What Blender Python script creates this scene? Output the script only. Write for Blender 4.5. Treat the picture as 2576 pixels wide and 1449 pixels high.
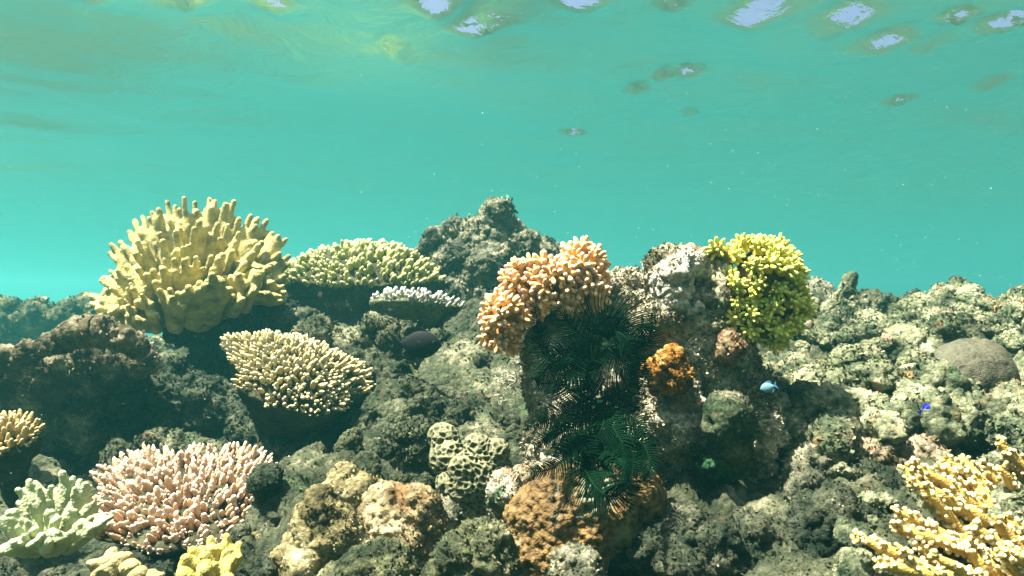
import bpy, math, random
import numpy as np
from mathutils import Vector, Matrix, Quaternion
for _o in list(bpy.data.objects): bpy.data.objects.remove(_o)
SC = bpy.context.scene; COL = SC.collection

# ------------------------------------------------------------------ camera, sky, sun, exposure
cam = bpy.data.cameras.new('camera'); camo = bpy.data.objects.new('camera', cam); COL.objects.link(camo)
camo.location = (0, 0, 0); camo.rotation_euler = (math.radians(90), 0, 0)
cam.sensor_width = 36; cam.angle = math.radians(70); cam.clip_start = .02; cam.clip_end = 1000
cam.dof.use_dof = True; cam.dof.focus_distance = 1.4; cam.dof.aperture_fstop = 6.5
SC.camera = camo
SUN = Vector((-.37, -.05, .93)).normalized()
SURF = .78                                    # height of the sea surface above the camera
world = bpy.data.worlds.new('World'); SC.world = world; world.use_nodes = True
wn = world.node_tree; sky = wn.nodes.new('ShaderNodeTexSky'); sky.sky_type = 'NISHITA'; sky.sun_disc = False; sky.dust_density = 5; sky.air_density = .7; sky.ozone_density = .6
sky.sun_elevation = math.asin(SUN.z); sky.sun_rotation = math.atan2(SUN.x, SUN.y) % (2*math.pi)
wn.nodes['Background'].inputs['Strength'].default_value = .05
wn.links.new(sky.outputs[0], wn.nodes['Background'].inputs['Color'])
sl = bpy.data.lights.new('sun', 'SUN'); sl.energy = 5.0; sl.angle = math.radians(.5); sl.color = (1, .93, .79)
so = bpy.data.objects.new('sun', sl); COL.objects.link(so); so.location = (-3, 1, 9)
so.rotation_euler = SUN.to_track_quat('Z', 'Y').to_euler()
SC.view_settings.view_transform = 'Standard'; SC.view_settings.look = 'None'; SC.view_settings.gamma = 1
SC.view_settings.exposure = 2.45
cy = SC.cycles
cy.max_bounces = 7; cy.diffuse_bounces = 2; cy.glossy_bounces = 2; cy.transmission_bounces = 2
cy.volume_bounces = 0; cy.transparent_max_bounces = 8; cy.use_denoising = True; cy.denoiser = 'OPENIMAGEDENOISE'; cy.denoising_prefilter = 'ACCURATE'
cy.denoising_input_passes = 'RGB_ALBEDO_NORMAL'; cy.caustics_reflective = False; cy.caustics_refractive = False
cy.sample_clamp_indirect = 3

K = math.tan(math.radians(35))/1288           # metres per photo pixel (2576 wide) per metre of distance
# ------------------------------------------------------------------ numpy noise
def _h(ix, iy, iz, s):
    n = (ix.astype(np.int64)*73856093) ^ (iy.astype(np.int64)*19349663) ^ (iz.astype(np.int64)*83492791) ^ (s*2654435761 & 0x7fffffff)
    n = n & 0xffffffff
    n = ((n ^ (n >> 15))*0x2c1b3c6d) & 0xffffffff; n = ((n ^ (n >> 12))*0x297a2d39) & 0xffffffff
    return ((n ^ (n >> 15)) & 0xffffff)/16777216.0
def vnoise(p, s=0):
    f = np.floor(p); i = f.astype(np.int64); t = p-f; t = t*t*t*(t*(t*6-15)+10); r = 0
    for a in (0, 1):
        wa = t[:, 0] if a else 1-t[:, 0]
        for b in (0, 1):
            wb = t[:, 1] if b else 1-t[:, 1]
            for c in (0, 1):
                wc = t[:, 2] if c else 1-t[:, 2]
                r = r+wa*wb*wc*_h(i[:, 0]+a, i[:, 1]+b, i[:, 2]+c, s)
    return r*2-1
def fbm(p, o=4, s=0, g=.5):
    r = 0; a = 1
    for k in range(o): r = r+a*vnoise(p*(2.03**k)+k*7.7, s+k); a *= g
    return r
def worley(p, s=0):
    f = np.floor(p); i = f.astype(np.int64); f1 = np.full(len(p), 9.); f2 = f1.copy()
    for a in (-1, 0, 1):
        for b in (-1, 0, 1):
            for c in (-1, 0, 1):
                x, y, z = i[:, 0]+a, i[:, 1]+b, i[:, 2]+c
                d = np.sqrt((x+_h(x, y, z, s)-p[:, 0])**2+(y+_h(x, y, z, s+11)-p[:, 1])**2+(z+_h(x, y, z, s+23)-p[:, 2])**2)
                m = d < f1; f2 = np.where(m, f1, np.minimum(f2, d)); f1 = np.where(m, d, f1)
    return f1, f2
def lump(p, s=0):                             # rounded knobs with sharp creases between them
    f1, f2 = worley(p, s); return np.sqrt(np.clip(1-f1*f1*1.3, 0, 1))

# ------------------------------------------------------------------ mesh helpers
def mesh_from(name, V, F, mat=None, smooth=True, attr=None):
    me = bpy.data.meshes.new(name); V = np.asarray(V, np.float32)
    F = np.asarray(F, np.int32); n = F.shape[1]
    me.vertices.add(len(V)); me.vertices.foreach_set('co', V.ravel())
    me.loops.add(F.size); me.loops.foreach_set('vertex_index', F.ravel())
    me.polygons.add(len(F)); me.polygons.foreach_set('loop_start', np.arange(0, F.size, n, dtype=np.int32))
    me.polygons.foreach_set('use_smooth', np.full(len(F), smooth))
    me.update(calc_edges=True)
    for k, v in (attr or {}).items():
        a = me.attributes.new(k, 'FLOAT', 'POINT'); a.data.foreach_set('value', np.asarray(v, np.float32))
    if mat: me.materials.append(mat)
    return me
def vnormals(V, F):
    n = np.cross(V[F[:, 2]]-V[F[:, 0]], V[F[:, -1]]-V[F[:, 1]]); N = np.zeros_like(V)
    for c in range(F.shape[1]):
        for k in range(3): N[:, k] += np.bincount(F[:, c], n[:, k], len(V))
    return N/(np.linalg.norm(N, axis=1, keepdims=True)+1e-12)
def surface_nets(S, org, h):                  # S < 0 inside
    nx, ny, nz = S.shape; ins = S < 0
    acc = np.zeros((nx-1, ny-1, nz-1, 3)); cnt = np.zeros((nx-1, ny-1, nz-1))
    for ax in range(3):
        for u in (0, 1):
            for v in (0, 1):
                sl0 = [None]*3; o = [x for x in range(3) if x != ax]
                off = [0, 0, 0]; off[o[0]] = u; off[o[1]] = v
                a = tuple(slice(off[k], off[k]+S.shape[k]-1) for k in range(3))
                off2 = list(off); off2[ax] = 1
                b = tuple(slice(off2[k], off2[k]+S.shape[k]-1) for k in range(3))
                A = S[a]; B = S[b]; m = (A < 0) != (B < 0)
                t = np.where(m, A/np.where(m, A-B, 1), 0)
                cnt += m
                for k in range(3): acc[..., k] += m*(t if k == ax else off[k])
    act = cnt > 0; idx = -np.ones(act.shape, np.int64); w = np.argwhere(act); idx[act] = np.arange(len(w))
    V = (w+acc[act]/cnt[act][:, None])*h+org; Q = []
    for ax in range(3):
        a = [slice(0, -1) if k == ax else slice(1, -1) for k in range(3)]
        b = [slice(1, None) if k == ax else slice(1, -1) for k in range(3)]
        A = ins[tuple(a)]; B = ins[tuple(b)]; o = [(ax+1) % 3, (ax+2) % 3]
        for flip in (0, 1):
            e = np.argwhere((A & ~B) if not flip else (~A & B))
            if not len(e): continue
            for k in o: e[:, k] += 1
            def at(du, dv):
                q = e.copy(); q[:, o[0]] -= du; q[:, o[1]] -= dv; return idx[q[:, 0], q[:, 1], q[:, 2]]
            q = np.stack([at(1, 1), at(0, 1), at(0, 0), at(1, 0)], 1)
            Q.append(q[:, ::-1] if flip else q)
    return V, np.concatenate(Q)
def blob(caps, h, k=.01):                     # smooth union of capsules (p0, p1, r0, r1) -> quads
    P0 = np.array([c[0] for c in caps]); P1 = np.array([c[1] for c in caps]); R = np.array([max(c[2], c[3]) for c in caps])
    lo = np.minimum(P0, P1).min(0)-R.max()-2*k-2*h; hi = np.maximum(P0, P1).max(0)+R.max()+2*k+2*h
    n = np.ceil((hi-lo)/h).astype(int)+1; S = np.zeros(n)
    for p0, p1, r0, r1 in caps:
        p0 = np.array(p0, float); p1 = np.array(p1, float); m = max(r0, r1)+7*k
        a = np.clip(np.floor((np.minimum(p0, p1)-m-lo)/h).astype(int), 0, n-1); b = np.clip(np.ceil((np.maximum(p0, p1)+m-lo)/h).astype(int)+1, 1, n)
        X = [np.arange(a[i], b[i])*h+lo[i] for i in range(3)]
        x = X[0][:, None, None]-p0[0]; y = X[1][None, :, None]-p0[1]; z = X[2][None, None, :]-p0[2]
        d = p1-p0; L = d@d+1e-12; t = np.clip((x*d[0]+y*d[1]+z*d[2])/L, 0, 1)
        D = np.sqrt((x-t*d[0])**2+(y-t*d[1])**2+(z-t*d[2])**2)-(r0+(r1-r0)*t)
        S[a[0]:b[0], a[1]:b[1], a[2]:b[2]] += np.exp(-np.clip(D/k, -60, 60))
    return surface_nets(-k*np.log(S+1e-26), lo, h)
def tube(pts, rad, sides=8, cap=True):        # verts, quads (degenerate-free round ends), t along the tube
    pts = np.array(pts, float); n = len(pts); T = np.gradient(pts, axis=0); T /= np.linalg.norm(T, axis=1, keepdims=True)+1e-9
    ref = np.array([.31, .9, .28]) if abs(T[0]@np.array([.31, .9, .28])) < .9 else np.array([1., 0, 0])
    V = []; ang = np.arange(sides)/sides*2*np.pi
    for i in range(n):
        a = np.cross(T[i], ref); a /= np.linalg.norm(a)+1e-9; b = np.cross(T[i], a)
        V.append(pts[i]+rad[i]*(np.cos(ang)[:, None]*a+np.sin(ang)[:, None]*b))
    V = np.concatenate(V); i = np.arange(sides); j = (i+1) % sides
    F = np.concatenate([np.stack([r*sides+i, r*sides+j, (r+1)*sides+j, (r+1)*sides+i], 1) for r in range(n-1)])
    return V, F, np.repeat(np.linspace(0, 1, n), sides)
def merge(parts):                             # [(V, F, t)]
    V = []; F = []; T = []; o = 0
    for v, f, t in parts: V.append(v); F.append(f+o); T.append(t); o += len(v)
    return np.concatenate(V), np.concatenate(F), np.concatenate(T)
def finger(L, r, rng, bend=.12, sides=8, tip=.8, nub=0):     # a blunt coral branchlet along +Z
    z = np.array([0, .3, .6, .82, .93, .985, 1.0])*L; rr = np.array([1.15, 1.05, .98, tip+.08, tip*.78, tip*.42, .02])*r
    bx, by = rng.uniform(-bend, bend, 2); P = np.stack([bx*L*(z/L)**2, by*L*(z/L)**2, z], 1)
    return tube(P, rr, sides)
def turf(V, F, n, seed, s0, ground=False):      # short algal turf grown into a rock's own mesh: V, F and a shade per vertex
    rng = np.random.default_rng(seed); NV = vnormals(V, F); NF = NV[F[:, 0]]; c = V[F].mean(1); d = np.linalg.norm(c, axis=1)
    ar = np.linalg.norm(np.cross(V[F[:, 2]]-V[F[:, 0]], V[F[:, 3]]-V[F[:, 1]]), axis=1)
    w = ar*(NF[:, 2] > -.35)*np.clip(fbm(c*9, 3, seed)*1.6+.65, .06, 1)*((c[:, 1] > -.2)&(np.einsum('ij,ij->i', NF, c) < .25*d))
    if ground: w = w*(c[:, 1] < 3.4)*(np.abs(c[:, 0]) < c[:, 1]*.85)/np.maximum(d, .9)**2
    k = rng.choice(len(F), n, p=w/w.sum()); q = rng.random((n, 2, 1)); p = V[F[k, 0]]+(V[F[k, 1]]-V[F[k, 0]])*q[:, 0]+(V[F[k, 3]]-V[F[k, 0]])*q[:, 1]
    s = s0*(rng.uniform(.6, 1.5, (n, 1)))*(np.maximum(d[k], .9)[:, None] if ground else 1); up = NF[k]+rng.normal(0, .4, (n, 3)); a = rng.normal(0, 1, (n, 3)); a = np.cross(up, a); a /= np.linalg.norm(a, axis=1, keepdims=True); b = np.cross(up, a)
    h = s*rng.uniform(.7, 1.7, (n, 1)); b = b*np.sign(rng.random((n, 1))-.5); P = np.stack([p-a*s*.6-up*s*.3, p+a*s*.6-up*s*.3, p+a*s*.5+(up*.5+b*.85)*h, p-a*s*.55+(up*.42+b*.85)*h*.9], 1).reshape(-1, 3)
    f = np.arange(n*4).reshape(n, 4)+len(V); t = np.repeat(rng.beta(1.3, 1.5, n), 4)
    return np.concatenate([V, P]), np.concatenate([F, f]), np.concatenate([np.full(len(V), .5), t])
def rot_to(d, spin=0):
    q = Vector(d).normalized().to_track_quat('Z', 'Y'); return (q @ Quaternion((0, 0, 1), spin)).to_matrix()

# ------------------------------------------------------------------ scene objects
K = math.tan(math.radians(35))/1288           # metres per photo pixel (2576 wide) per metre of distance
def W(px, py, d): return np.array([(px-1288)*K*d, d, (724.5-py)*K*d])
def tag(o, label=None, cat=None, group=None, kind=None):
    for k, v in (('label', label), ('category', cat), ('group', group), ('kind', kind)):
        if v: o[k] = v
    return o
def thing(name, label, cat, loc, group=None):
    o = bpy.data.objects.new(name, None); COL.objects.link(o); o.location = loc; o.empty_display_size = .05
    return tag(o, label, cat, group)
def part(name, me, parent=None, M=None, kind=None):
    o = bpy.data.objects.new(name, me); COL.objects.link(o)
    if parent is not None: o.parent = parent
    if M is not None: o.matrix_basis = M
    if kind: o['kind'] = kind
    return o
def solo(name, V, F, mat, label, cat, group=None, attr=None):      # one mesh, origin at its base
    V = np.asarray(V); c = np.array([(V[:, 0].min()+V[:, 0].max())/2, (V[:, 1].min()+V[:, 1].max())/2, V[:, 2].min()])
    o = part(name, mesh_from(name, V-c, F, mat, attr=attr)); o.location = c
    return tag(o, label, cat, group)

# ------------------------------------------------------------------ materials
def srgb(*c): return tuple((x/255/12.92 if x <= 10 else ((x/255+.055)/1.055)**2.4) for x in c)+(1,)
def new_mat(name, rough=.85, spec=.15):
    m = bpy.data.materials.new(name); m.use_nodes = True; b = m.node_tree.nodes['Principled BSDF']
    b.inputs['Roughness'].default_value = rough; b.inputs['Specular IOR Level'].default_value = spec
    return m, m.node_tree, b
def N(nt, t, **kw):
    n = nt.nodes.new(t)
    for k, v in kw.items():
        if k[0].islower(): setattr(n, k, v)
    for k, v in kw.items():
        if k[0].isupper(): n.inputs[k].default_value = v
    return n
def ramp(nt, stops):
    r = nt.nodes.new('ShaderNodeValToRGB'); e = r.color_ramp.elements
    while len(e) < len(stops): e.new(.5)
    for x, (p, c) in zip(e, stops): x.position = p; x.color = tuple(c[:3])+(1,)
    return r
def mixc(nt, fac, a, b, mode='MIX'):
    m = nt.nodes.new('ShaderNodeMix'); m.data_type = 'RGBA'; m.blend_type = mode
    for s, v in ((0, fac), (6, a), (7, b)):
        if hasattr(v, 'links'): nt.links.new(v, m.inputs[s])
        elif s == 0: m.inputs[0].default_value = v
        else: m.inputs[s].default_value = tuple(v[:3])+(1,)
    return m.outputs[2]
def rock_mat(name, cols, scale=9, fine=90, bump=.6, patch=None, pscale=5, pth=.55, bscale=1.0, speck=.5):
    m, nt, b = new_mat(name, .92, .08); co = N(nt, 'ShaderNodeTexCoord').outputs['Object']
    geo = N(nt, 'ShaderNodeNewGeometry').outputs['Position']
    n1 = N(nt, 'ShaderNodeTexNoise', Scale=scale, Detail=8., Roughness=.68); nt.links.new(geo, n1.inputs['Vector'])
    k = len(cols); r = ramp(nt, [(.36+.29*i/(k-1), c) for i, c in enumerate(cols)]); nt.links.new(n1.outputs[0], r.inputs[0]); c = r.outputs[0]
    n2 = N(nt, 'ShaderNodeTexNoise', Scale=fine, Detail=4., Roughness=.75); nt.links.new(geo, n2.inputs['Vector'])
    r2 = ramp(nt, [(.38, (.22, .25, .22)), (.60, (1.5, 1.47, 1.38))]); nt.links.new(n2.outputs[0], r2.inputs[0])
    c = mixc(nt, speck, c, r2.outputs[0], 'MULTIPLY')
    if patch:
        n3 = N(nt, 'ShaderNodeTexNoise', Scale=pscale, Detail=6., Roughness=.7); nt.links.new(geo, n3.inputs['Vector'])
        for j, pc in enumerate(patch):
            n3 = N(nt, 'ShaderNodeTexNoise', Scale=pscale*(1+.3*j), Detail=6., Roughness=.7, W=j*3.1, noise_dimensions='4D'); nt.links.new(geo, n3.inputs['Vector'])
            r3 = ramp(nt, [(pth, (0, 0, 0)), (pth+.07, (.85, .85, .85))]); nt.links.new(n3.outputs[0], r3.inputs[0]); c = mixc(nt, r3.outputs[0], c, pc)
    a = N(nt, 'ShaderNodeAttribute', attribute_name='tv'); r5 = ramp(nt, [(0, (.55, .6, .5)), (.5, (1, 1, 1)), (1, (2.6, 2.5, 2.2))]); nt.links.new(a.outputs['Fac'], r5.inputs[0]); c = mixc(nt, 1., c, r5.outputs[0], 'MULTIPLY')
    nt.links.new(c, b.inputs['Base Color'])
    v = N(nt, 'ShaderNodeTexVoronoi', Scale=75*bscale); nt.links.new(geo, v.inputs['Vector'])
    n4 = N(nt, 'ShaderNodeTexNoise', Scale=170*bscale, Detail=5., Roughness=.7); nt.links.new(geo, n4.inputs['Vector'])
    ad = N(nt, 'ShaderNodeMath', operation='MULTIPLY_ADD'); nt.links.new(v.outputs[0], ad.inputs[0]); ad.inputs[1].default_value = -.8; nt.links.new(n4.outputs[0], ad.inputs[2])
    bp = N(nt, 'ShaderNodeBump', Strength=bump, Distance=.012/bscale); nt.links.new(ad.outputs[0], bp.inputs['Height']); nt.links.new(bp.outputs[0], b.inputs['Normal'])
    return m
def coral_mat(name, base, tip=None, t0=.45, t1=.95, var=.25, fine=220, bump=.35, rough=.7, dist=.003, patch=None):
    m, nt, b = new_mat(name, rough, .2); geo = N(nt, 'ShaderNodeNewGeometry').outputs['Position']
    c = base
    if tip:
        a = N(nt, 'ShaderNodeAttribute', attribute_name='t'); mr = N(nt, 'ShaderNodeMapRange'); mr.inputs[1].default_value = t0; mr.inputs[2].default_value = t1
        nt.links.new(a.outputs['Fac'], mr.inputs[0]); c = mixc(nt, mr.outputs[0], base, tip)
    n = N(nt, 'ShaderNodeTexNoise', Scale=22., Detail=5., Roughness=.65); nt.links.new(geo, n.inputs['Vector'])
    r = ramp(nt, [(.3, (1-var*1.5,)*3), (.7, (1+var,)*3)]); nt.links.new(n.outputs[0], r.inputs[0]); c = mixc(nt, 1., c, r.outputs[0], 'MULTIPLY')
    if patch:
        n3 = N(nt, 'ShaderNodeTexNoise', Scale=13., Detail=7., Roughness=.7); nt.links.new(geo, n3.inputs['Vector']); r3 = ramp(nt, [(.53, (0, 0, 0)), (.60, (.9, .9, .9))]); nt.links.new(n3.outputs[0], r3.inputs[0]); c = mixc(nt, r3.outputs[0], c, patch)
    nt.links.new(c, b.inputs['Base Color'])
    v = N(nt, 'ShaderNodeTexVoronoi', Scale=float(fine)); nt.links.new(geo, v.inputs['Vector'])
    n2 = N(nt, 'ShaderNodeTexNoise', Scale=fine*.6, Detail=3.); nt.links.new(geo, n2.inputs['Vector'])
    ad = N(nt, 'ShaderNodeMath', operation='SUBTRACT'); nt.links.new(n2.outputs[0], ad.inputs[0]); nt.links.new(v.outputs[0], ad.inputs[1])
    bp = N(nt, 'ShaderNodeBump', Strength=bump, Distance=dist); nt.links.new(ad.outputs[0], bp.inputs['Height']); nt.links.new(bp.outputs[0], b.inputs['Normal'])
    return m
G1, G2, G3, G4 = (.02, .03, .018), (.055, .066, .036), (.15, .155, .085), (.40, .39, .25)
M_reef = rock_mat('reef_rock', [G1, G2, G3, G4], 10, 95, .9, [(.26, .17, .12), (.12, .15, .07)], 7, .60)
M_mid = rock_mat('painted_shade_turf_rock', [(.016, .026, .016), (.042, .052, .031), (.085, .095, .057), (.24, .24, .155)], 10, 100, .9, [(.12, .09, .055), (.07, .10, .05)], 7, .58)  # darker copy of the reef rock, shade of the middle slope in its colour
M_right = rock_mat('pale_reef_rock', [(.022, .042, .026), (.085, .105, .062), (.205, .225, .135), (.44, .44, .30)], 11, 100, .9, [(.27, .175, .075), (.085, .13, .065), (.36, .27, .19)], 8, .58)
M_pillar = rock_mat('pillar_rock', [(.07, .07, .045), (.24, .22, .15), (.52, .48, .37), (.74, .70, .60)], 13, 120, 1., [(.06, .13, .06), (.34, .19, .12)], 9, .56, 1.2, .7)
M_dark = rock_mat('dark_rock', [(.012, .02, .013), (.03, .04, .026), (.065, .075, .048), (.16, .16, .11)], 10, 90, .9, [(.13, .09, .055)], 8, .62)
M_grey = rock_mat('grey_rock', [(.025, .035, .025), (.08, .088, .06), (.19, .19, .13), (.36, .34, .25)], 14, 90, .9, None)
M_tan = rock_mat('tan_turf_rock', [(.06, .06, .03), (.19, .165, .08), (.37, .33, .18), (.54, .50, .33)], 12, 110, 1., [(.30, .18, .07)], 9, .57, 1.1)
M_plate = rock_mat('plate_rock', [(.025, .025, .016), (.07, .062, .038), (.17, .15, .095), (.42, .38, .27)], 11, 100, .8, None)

# ------------------------------------------------------------------ the setting: sea surface, reef ground, deep sea floor
def waves(X, Y):
    rng = np.random.default_rng(WSEED); Z = np.zeros_like(X)
    for k in range(34):
        lam = .22*1.115**k; th = rng.normal(2.6, .75); ph = rng.uniform(0, 6.28); a = .0046*lam**1.0*min(1, (1.6/lam)**.8)
        wx = X+.12*np.sin(Y*1.7+k); q = (wx*math.cos(th)+Y*math.sin(th))*2*np.pi/lam+ph
        Z += a*(1-np.abs(np.sin(q/2))*2+.27)*1.2 if k % 2 else a*np.sin(q)
    return Z
WSEED = 5
CHOP = [(1210, 48, 75, 1), (1470, 4, 60, 1), (1905, 14, 70, 1), (2135, 20, 70, 1), (2085, 52, 36, .9), (2230, 96, 60, .9), (2490, 62, 60, 1), (2555, 44, 40, 1), (2268, 270, 40, .8), (2500, 242, 44, .9), (1600, 216, 26, .7), (1668, 190, 22, .7), (1730, 190, 30, .75),
        (990, 112, 22, .7), (1442, 328, 34, .7), (460, 8, 60, .9), (690, 18, 44, .8), (1095, 10, 60, .9), (1690, 8, 30, .7), (1740, 276, 24, .7), (2350, 98, 40, .8), (2420, 20, 40, .8), (220, 5, 50, .8)]
def chop(X, Y):                               # steep little faces of the wind chop, each at its own place on the sea
    Z = np.zeros_like(X); p = np.stack([X.ravel()*6, Y.ravel()*6, X.ravel()*0], 1); w = vnoise(p, 77).reshape(X.shape)*.05+vnoise(p*3, 78).reshape(X.shape)*.02
    for px, py, hw, st in CHOP:
        y0 = SURF/((724.5-py)*K); x0 = (px-1288)*K*y0; lx = .85*hw*K*y0; st = .92+.16*st; ly = .034+.018*y0*hw/60
        u = (Y-y0+w+(X-x0)*.25)/ly; Z += -.82*st*ly*u*np.exp(-u*u*.9)*np.exp(-((X-x0)/lx)**2*.8)*1.0
    return Z
def spaced(lo, hi, step, far, g=1.12):
    a = list(np.arange(lo, hi, step)); s = step
    while a[-1] < far: s *= g; a.append(a[-1]+s)
    b = [a[0]]; s = step
    while b[-1] > -far: s *= g; b.append(b[-1]-s)
    return np.array(b[:0:-1]+a)
def grid(xs, ys, fz):
    X, Y = np.meshgrid(xs, ys, indexing='ij'); Z = fz(X, Y); nx, ny = X.shape
    i = np.arange(nx*ny).reshape(nx, ny)
    return np.stack([X.ravel(), Y.ravel(), Z.ravel()], 1), np.stack([i[:-1, :-1].ravel(), i[1:, :-1].ravel(), i[1:, 1:].ravel(), i[:-1, 1:].ravel()], 1)
def water_mat():
    m = bpy.data.materials.new('sea_surface'); m.use_nodes = True; nt = m.node_tree; nt.nodes.clear()
    out = N(nt, 'ShaderNodeOutputMaterial'); mx = N(nt, 'ShaderNodeMixShader'); tr = N(nt, 'ShaderNodeBsdfTransparent'); gl = N(nt, 'ShaderNodeBsdfGlossy', Roughness=.44, Color=(.50, .90, .98, 1))
    fr = N(nt, 'ShaderNodeFresnel', IOR=1.33); geo = N(nt, 'ShaderNodeNewGeometry').outputs['Position']
    mp = N(nt, 'ShaderNodeMapping'); mp.inputs['Scale'].default_value = (1, 1.0, 1); mp.inputs['Rotation'].default_value = (0, 0, .5); nt.links.new(geo, mp.inputs[0])
    n = N(nt, 'ShaderNodeTexNoise', Scale=7., Detail=4., Roughness=.55, Distortion=.6); nt.links.new(mp.outputs[0], n.inputs['Vector'])
    bp = N(nt, 'ShaderNodeBump', Strength=.3, Distance=.05); nt.links.new(n.outputs[0], bp.inputs['Height'])
    for s in (fr, gl): nt.links.new(bp.outputs[0], s.inputs['Normal'])
    nt.links.new(fr.outputs[0], mx.inputs[0]); nt.links.new(tr.outputs[0], mx.inputs[1]); nt.links.new(gl.outputs[0], mx.inputs[2]); nt.links.new(mx.outputs[0], out.inputs[0])
    return m
V, F = grid(spaced(-4.5, 4.5, .03, 110), spaced(.3, 7, .025, 110), lambda x, y: SURF+(waves(x, y)+chop(x, y))*np.exp(-np.hypot(x, y)/60))
part('water_surface', mesh_from('water_surface', V, F, water_mat()))['kind'] = 'structure'

HX = np.array([-300, 100, 450, 800, 1150, 1500, 1850, 2200, 2600, 3000.])
HD = np.array([.5, .8, 1.0, 1.2, 1.6, 2.0, 2.5, 3.0, 4.0, 6.0, 9, 15, 40, 200])
HZ = np.array([[-.55]*10,
 [-.50, -.50, -.50, -.50, -.50, -.50, -.50, -.48, -.46, -.46],
 [-.48, -.48, -.49, -.46, -.45, -.47, -.49, -.43, -.40, -.40],
 [-.49, -.50, -.52, -.45, -.42, -.44, -.46, -.43, -.33, -.30],
 [-.48, -.54, -.58, -.50, -.33, -.33, -.32, -.26, -.225, -.22],
 [-.45, -.48, -.47, -.35, -.23, -.22, -.22, -.19, -.165, -.16],
 [-.42, -.42, -.36, -.24, -.16, -.17, -.16, -.11, -.135, -.14],
 [-.42, -.40, -.34, -.26, -.20, -.20, -.19, -.14, -.18, -.19],
 [-.45, -.42, -.45, -1.2, -1.8, -1.9, -1.8, -1.7, -1.5, -1.4],
 [-1.0, -.9, -1.6, -3.6, -4.0, -4.0, -4.0, -3.8, -3.4, -3.2],
 [-5.]*10, [-8.]*10, [-11.]*10, [-11.5]*10])
def _sm(t): return t*t*(3-2*t)
def ground0(X, Y):
    d = np.clip(Y, HD[0], HD[-1]-1e-3); px = np.clip(1288+X/np.maximum(Y, .7)/K, HX[0], HX[-1]-1e-3)
    i = np.clip(np.searchsorted(HD, d, 'right')-1, 0, len(HD)-2); j = np.clip(np.searchsorted(HX, px, 'right')-1, 0, len(HX)-2)
    u = _sm((d-HD[i])/(HD[i+1]-HD[i]))*.5+.5*(d-HD[i])/(HD[i+1]-HD[i]); v = _sm((px-HX[j])/(HX[j+1]-HX[j]))
    return (HZ[i, j]*(1-u)+HZ[i+1, j]*u)*(1-v)+(HZ[i, j+1]*(1-u)+HZ[i+1, j+1]*u)*v
def ground(X, Y):
    z = ground0(X, Y); sh = z.shape; p = np.stack([X.ravel(), Y.ravel(), z.ravel()*0], 1)
    far = np.exp(-np.hypot(p[:, 0], p[:, 1]-1.5)/9)
    a = fbm(p*2.2, 4, 3)*.075+fbm(p*7, 5, 9)*.034+(lump(p*4.3+fbm(p*5, 2, 15)[:, None]*.3, 12)-.6)*.085
    b = (lump(p*8.5+fbm(p*9, 2, 5)[:, None]*.25, 2)-.55)*.050+(lump(p*19+fbm(p*20, 2, 6)[:, None]*.3, 4)-.55)*.030+(lump(p*43, 8)-.5)*.016+fbm(p*62, 3, 19)*.007
    return z+((a+b)*(.35+.65*far)).reshape(sh)
V, F = grid(spaced(-2.1, 2.1, .0085, 140, 1.13), spaced(.75, 3.3, .0085, 140, 1.13), ground)
V, F, T = turf(V, F, 42000, 31, .0020, True)
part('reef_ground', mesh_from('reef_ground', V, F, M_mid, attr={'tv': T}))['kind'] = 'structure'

V, F = grid(spaced(-30, 30, 1.5, 140, 1.2), spaced(6, 60, 1.5, 140, 1.2), lambda x, y: -5.2-.02*np.hypot(x, y)+vnoise(np.stack([x.ravel()*.3, y.ravel()*.3, x.ravel()*0], 1), 5).reshape(x.shape)*.25)
part('seabed', mesh_from('seabed', V, F, rock_mat('reflection_tint_floor', [(.04, .12, .11), (.06, .17, .16), (.09, .23, .21)], .6, 30, .2)))['kind'] = 'structure'  # turquoise put into the far floor to tint reflections on the water surface

# ------------------------------------------------------------------ the water itself (haze)
def box(lo, hi):
    x = np.array([[(lo, hi)[(i >> k) & 1][k] for k in range(3)] for i in range(8)], float)
    return x, np.array([[0, 2, 3, 1], [4, 5, 7, 6], [0, 1, 5, 4], [2, 6, 7, 3], [0, 4, 6, 2], [1, 3, 7, 5]])
hm = bpy.data.materials.new('sea_water'); hm.use_nodes = True; nt = hm.node_tree; nt.nodes.clear()
pv = N(nt, 'ShaderNodeVolumePrincipled'); pv.inputs['Color'].default_value = (.135, .84, .82, 1); pv.inputs['Density'].default_value = .037
pv.inputs['Anisotropy'].default_value = .62
nt.links.new(pv.outputs[0], N(nt, 'ShaderNodeOutputMaterial').inputs['Volume'])
V, F = box((-100, -100, -14), (100, 100, SURF+.35))
hz = part('haze', mesh_from('haze', V, F, hm, smooth=False)); hz['kind'] = 'stuff'

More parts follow.
